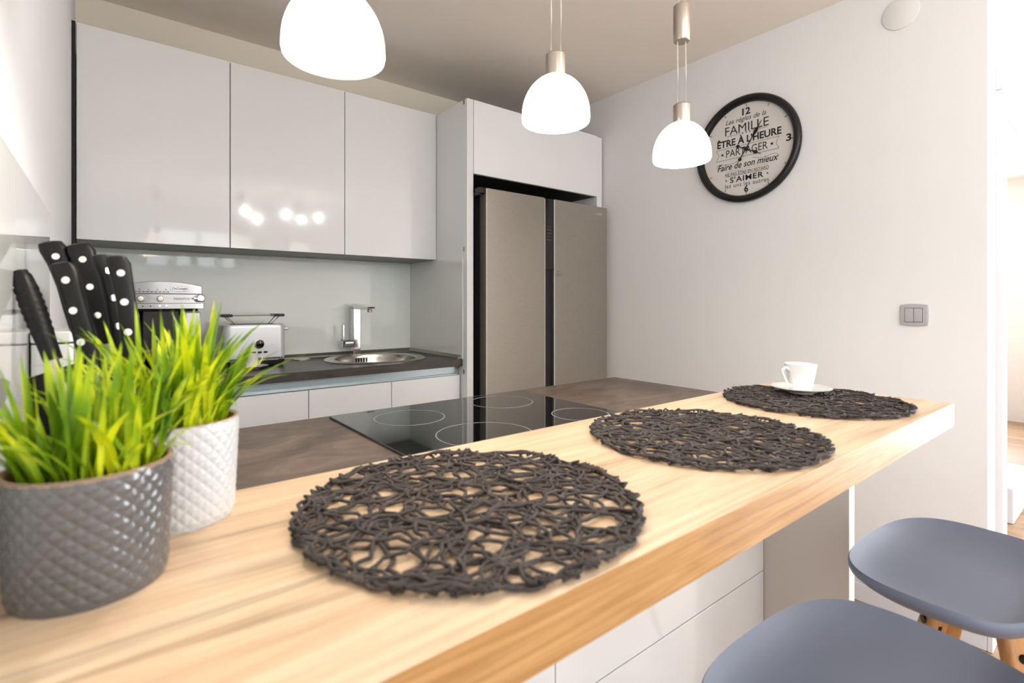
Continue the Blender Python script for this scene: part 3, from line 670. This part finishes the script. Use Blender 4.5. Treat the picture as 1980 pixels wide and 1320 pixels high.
def bar(x0, y0, x1, y1, w_=.0016):
    d = Vector((x1-x0, y1-y0, 0)); n_ = Vector((-d.y, d.x, 0)).normalized()*w_/2
    b.bm.faces.new([b.bm.verts.new(Vector(p)+Vector((0, 0, Z+.0006))) for p in ((x0+n_.x, y0+n_.y, 0), (x1+n_.x, y1+n_.y, 0), (x1-n_.x, y1-n_.y, 0), (x0-n_.x, y0-n_.y, 0))])
def star(cx, cy, r):
    b.bm.faces.new([b.bm.verts.new((cx+(r if i % 2 == 0 else r*.42)*math.sin(i*PI/5), cy+(r if i % 2 == 0 else r*.42)*math.cos(i*PI/5), Z+.0006)) for i in range(10)])
bar(-.10, .082, -.03, .082); bar(.03, .082, .10, .082)
for x in (-.018, 0, .018): star(x, .082, .0055)
for yy in (.024, -.031): bar(-.155, yy, .155, yy)
for s_ in (-1, 1):
    bar(s_*.155, .024, s_*.140, -.0035); bar(s_*.140, -.0035, s_*.155, -.031); star(s_*.122, -.003, .0095); star(s_*.102, -.136, .006)
for s_ in (-1, 1):
    prv = None
    for i in range(22):
        u = i/21; p = (s_*(.03+.125*u), -.044-.016*u*(1.6-u)-.006*math.sin(u*5)) if u < .8 else (s_*(.03+.1+.022*math.sin((u-.8)*14)), -.060+.010*math.cos((u-.8)*16))
        if prv: bar(*prv, *p, .0014)
        prv = p
bar(-.105, -.117, .105, -.117); bar(-.105, -.0915, .105, -.0915, .0008)
for k in range(12):
    a = k*PI/6; r0 = .206; bar(r0*math.sin(a), r0*math.cos(a), .219*math.sin(a), .219*math.cos(a), .0028)
b.build('dial_lettering', 'ink', t, fix=False)
def hand(ang, L, tail, name, z):
    h = MB(); m = Matrix.Rotation(-ang, 4, 'Z')
    h.prism([(-.0022, -tail), (.0022, -tail), (.0022, L*.5), (-.0022, L*.5)], z, z+.0012, m)
    h.prism([(-.002, L*.45), (-.0075, L*.56), (-.0095, L*.62), (-.006, L*.70), (-.002, L*.76), (-.0014, L*.92), (0, L), (.0014, L*.92), (.002, L*.76), (.006, L*.70), (.0095, L*.62), (.0075, L*.56), (.002, L*.45)], z, z+.0012, m)
    h.cyl(m @ Vector((0, -tail-.006, z)), m @ Vector((0, -tail-.006, z+.0012)), .0085, n=20)
    h.build(name, 'ink', t)
hand(math.radians(118), .085, .040, 'hour_hand', .0075); hand(math.radians(33), .145, .048, 'minute_hand', .0095)
MB().cyl((0, 0, .004), (0, 0, .012), .009, n=24).build('hub', 'ink', t)
t.location = (XR-.0005, 1.243, 1.961); t.rotation_euler = FACE_X.to_euler()

# light switch
t = thing('light_switch', 'silver double light switch on the white wall', 'light switch', (0, 0, 0))
fr = MB(); ow, oh = .083, .077; N = 10
def barrel(w_, h_, bl): return [(-w_/2, -h_/2), *[(-w_/2+w_*i/N, -h_/2-bl*(1-(2*i/N-1)**2)) for i in range(1, N)], (w_/2, -h_/2), *[(w_/2+bl*.6*(1-(2*i/N-1)**2), -h_/2+h_*i/N) for i in range(1, N)], (w_/2, h_/2), *[(w_/2-w_*i/N, h_/2+bl*(1-(2*i/N-1)**2)) for i in range(1, N)], (-w_/2, h_/2), *[(-w_/2-bl*.6*(1-(2*i/N-1)**2), h_/2-h_*i/N) for i in range(1, N)]]
fr.loft([[(x, y, 0) for x, y in barrel(ow, oh, .004)], [(x, y, .006) for x, y in barrel(ow, oh, .004)], [(x*.95, y*.95, .009) for x, y in barrel(ow, oh, .004)]])
fr.build('frame', 'silver', t)
MB().box(-.0275, .0275, -.0275, .0275, .0088, .0093).build('rocker_gap', 'dark_gap', t)
for x0, x1 in ((-.0262, -.0007), (.0007, .0262)): MB().box(x0, x1, -.0262, .0262, .009, .0125).build('rocker', 'silver', t, bevel=.001)
t.location = (XR-.0005, .587, 1.172); t.rotation_euler = FACE_X.to_euler()
o = MB().lathe([(.061, 0), (.061, .004), (.058, .006), (0, .0065)], n=48).build('junction_cover', 'plastic_cover'); o.location = (XR-.0005, .629, 2.346); o.rotation_euler = FACE_X.to_euler()
tag(o, 'round white junction cover high on the clock wall', 'cover')

# ------------------------------------------------------------------ bar stools
def stool(x, y, rz, lab):
    t = thing('bar_stool', lab, 'bar stool', (0, 0, 0), 'bar stools at the breakfast bar')
    A, B, ZR = .232, .163, .702; NR, NT = 14, 72
    def pt(r, th, dz=0, sc=1.0):
        c, s = math.cos(th), math.sin(th); e = 2/2.9
        px = A*sc*r*math.copysign(abs(c)**e, c); py = B*sc*r*math.copysign(abs(s)**e, s)
        lift = .038*r**5
        back = max(0, -py/B); lift += .030*max(0, (back-.45)/.55)**2*r
        front = max(0, py/B); lift -= .006*front**4
        return (px, py+.033, ZR-.038+lift+dz)
    b = MB(); rings = [[pt(max(.001, i/NR), 2*PI*k/NT) for k in range(NT)] for i in range(NR+1)]
    rings.append([pt(1, 2*PI*k/NT, -.003, 1.012) for k in range(NT)])
    rings.append([pt(1, 2*PI*k/NT, -.012, 1.012) for k in range(NT)])
    under = [[pt(max(.001, i/NR), 2*PI*k/NT, -.018-.006*(1-(i/NR)**4)) for k in range(NT)] for i in range(NR, -1, -1)]
    b.loft(rings+under, cap=True); b.build('seat', 'seat', t, smooth=70)
    MB().box(-.085, .085, -.06, .06, .612, .633).build('mounting_plate', 'bolt', t, bevel=.006)
    for sx in (-1, 1):
        for sy in (-1, 1):
            tp = Vector((sx*.072, sy*.050, .638)); bt = Vector((sx*.200, sy*.185, 0)); d = bt-tp
            out = Vector((sx, sy, 0)).normalized(); tn = Vector((-out.y, out.x, 0))
            def sec(p, a, c): return [tuple(p+out*u*a+tn*v*c) for u, v in rnd_rect(2, 2, .5, 3)]
            l = MB().loft([sec(tp, .017, .021), sec(tp+d*.3, .0165, .020), sec(bt, .012, .013)]).build('leg', 'leg_wood', t)
            for q in (.06, .14): 
                p = tp+d*q; MB().cyl(p+out*.015, p+out*.0195, .0075, n=18).build('bolt', 'bolt', l)
            p0 = tp+d*.06; p1 = tp+d*.18
            bb = MB(); bb.loft([[tuple(p0+tn*s_*.0215+out*u) for s_, u in ((1, -.003), (1, .003), (.9, .003), (.9, -.003))], [tuple(p1+tn*s_*.0215+out*u) for s_, u in ((1, -.003), (1, .003), (.9, .003), (.9, -.003))]]); bb.build('bracket', 'bolt', l)
    q = .66; rx_ = .072+.128*q-.004; ry_ = .05+.135*q-.004; z_ = .638*(1-q)
    for i in range(4):
        a = [(-1, -1), (1, -1), (1, 1), (-1, 1)]; p, n_ = a[i], a[(i+1) % 4]
        MB().tube([(p[0]*rx_, p[1]*ry_, z_), (n_[0]*rx_, n_[1]*ry_, z_)], .009, 12).build('footrest_bar', 'chrome', t)
    t.location = (x, y, 0); t.rotation_euler = (0, 0, rz); return t
stool(1.345, .215, math.radians(-2), 'grey bar stool nearest the doorway')
stool(.800, .212, math.radians(-2), 'grey bar stool at the bottom edge below the middle placemat')

# ------------------------------------------------------------------ things that only show in reflections and through the doorway
t = thing('ceiling_lamp', 'ceiling lamp with thin arms mirrored in the wall cabinet doors', 'ceiling lamp', (1.62, -1.5, ZC))
MB().lathe([(.07, 0), (.07, -.02), (.06, -.026), (0, -.026)], (1.62, -1.5, ZC), 32).build('ceiling_rose', 'nickel', t)
MB().cyl((1.62, -1.5, ZC-.026), (1.62, -1.5, ZC-.22), .006).build('stem', 'nickel', t)
for k in range(5):
    a = .4+k*2*PI/5; e = Vector((1.62+.42*math.cos(a), -1.5+.30*math.sin(a), ZC-.20-.03*(k % 2)))
    MB().tube([(1.62, -1.5, ZC-.215), tuple(e)], .004, 8).build('arm', 'nickel', t)
    MB().lathe([(0, -.022), (.013, -.016), (.018, 0), (.013, .016), (0, .022)], tuple(e), 20).build('bulb', 'small_bulb', t)
    d = bpy.data.lights.new('lamp_light', 'POINT'); d.energy = 4.4; d.color = (1, .97, .94); d.shadow_soft_size = .022
    lo = bpy.data.objects.new('lamp_light', d); COL.objects.link(lo); lo.parent = t; lo.location = e-Vector((1.62, -1.5, ZC))-Vector((0, 0, .045))

for k, (x, lab) in enumerate(((.72, 'small ball shaped plant mirrored in the splashback left of the leafy plant'), (1.0, 'leafy plant mirrored in the splashback'), (1.30, 'small ball shaped plant mirrored in the splashback right of the leafy plant'))):
    y, z = YF+.065, 1.70
    t = thing('sill_plant', lab, 'potted plant', (x, y, z), 'plants on the small window sill')
    MB().lathe([(0, 0), (.035, 0), (.045, .075), (.041, .075), (.038, .065), (0, .065)], (x, y, z), 32).build('pot', 'pot_white', t)
    b = MB(); rd = random.Random(k)
    if k != 1:
        for i in range(420):
            u = rd.uniform(-1, 1); a = rd.random()*2*PI; q = math.sqrt(1-u*u); d = Vector((q*math.cos(a), q*math.sin(a), u)); p = Vector((x, y, z+.125))+d*.055*rd.uniform(.75, 1)
            sd = d.cross(Vector((.3, .5, .8))).normalized()*.006
            b.bm.faces.new([b.bm.verts.new(p-sd), b.bm.verts.new(p+d*.016), b.bm.verts.new(p+sd)])
    else: grass(b, rd, (x, y), z+.06, .03, 60, .08, .17, 1.2)
    b.build('foliage', 'leaf', t, fix=False, smooth=180)
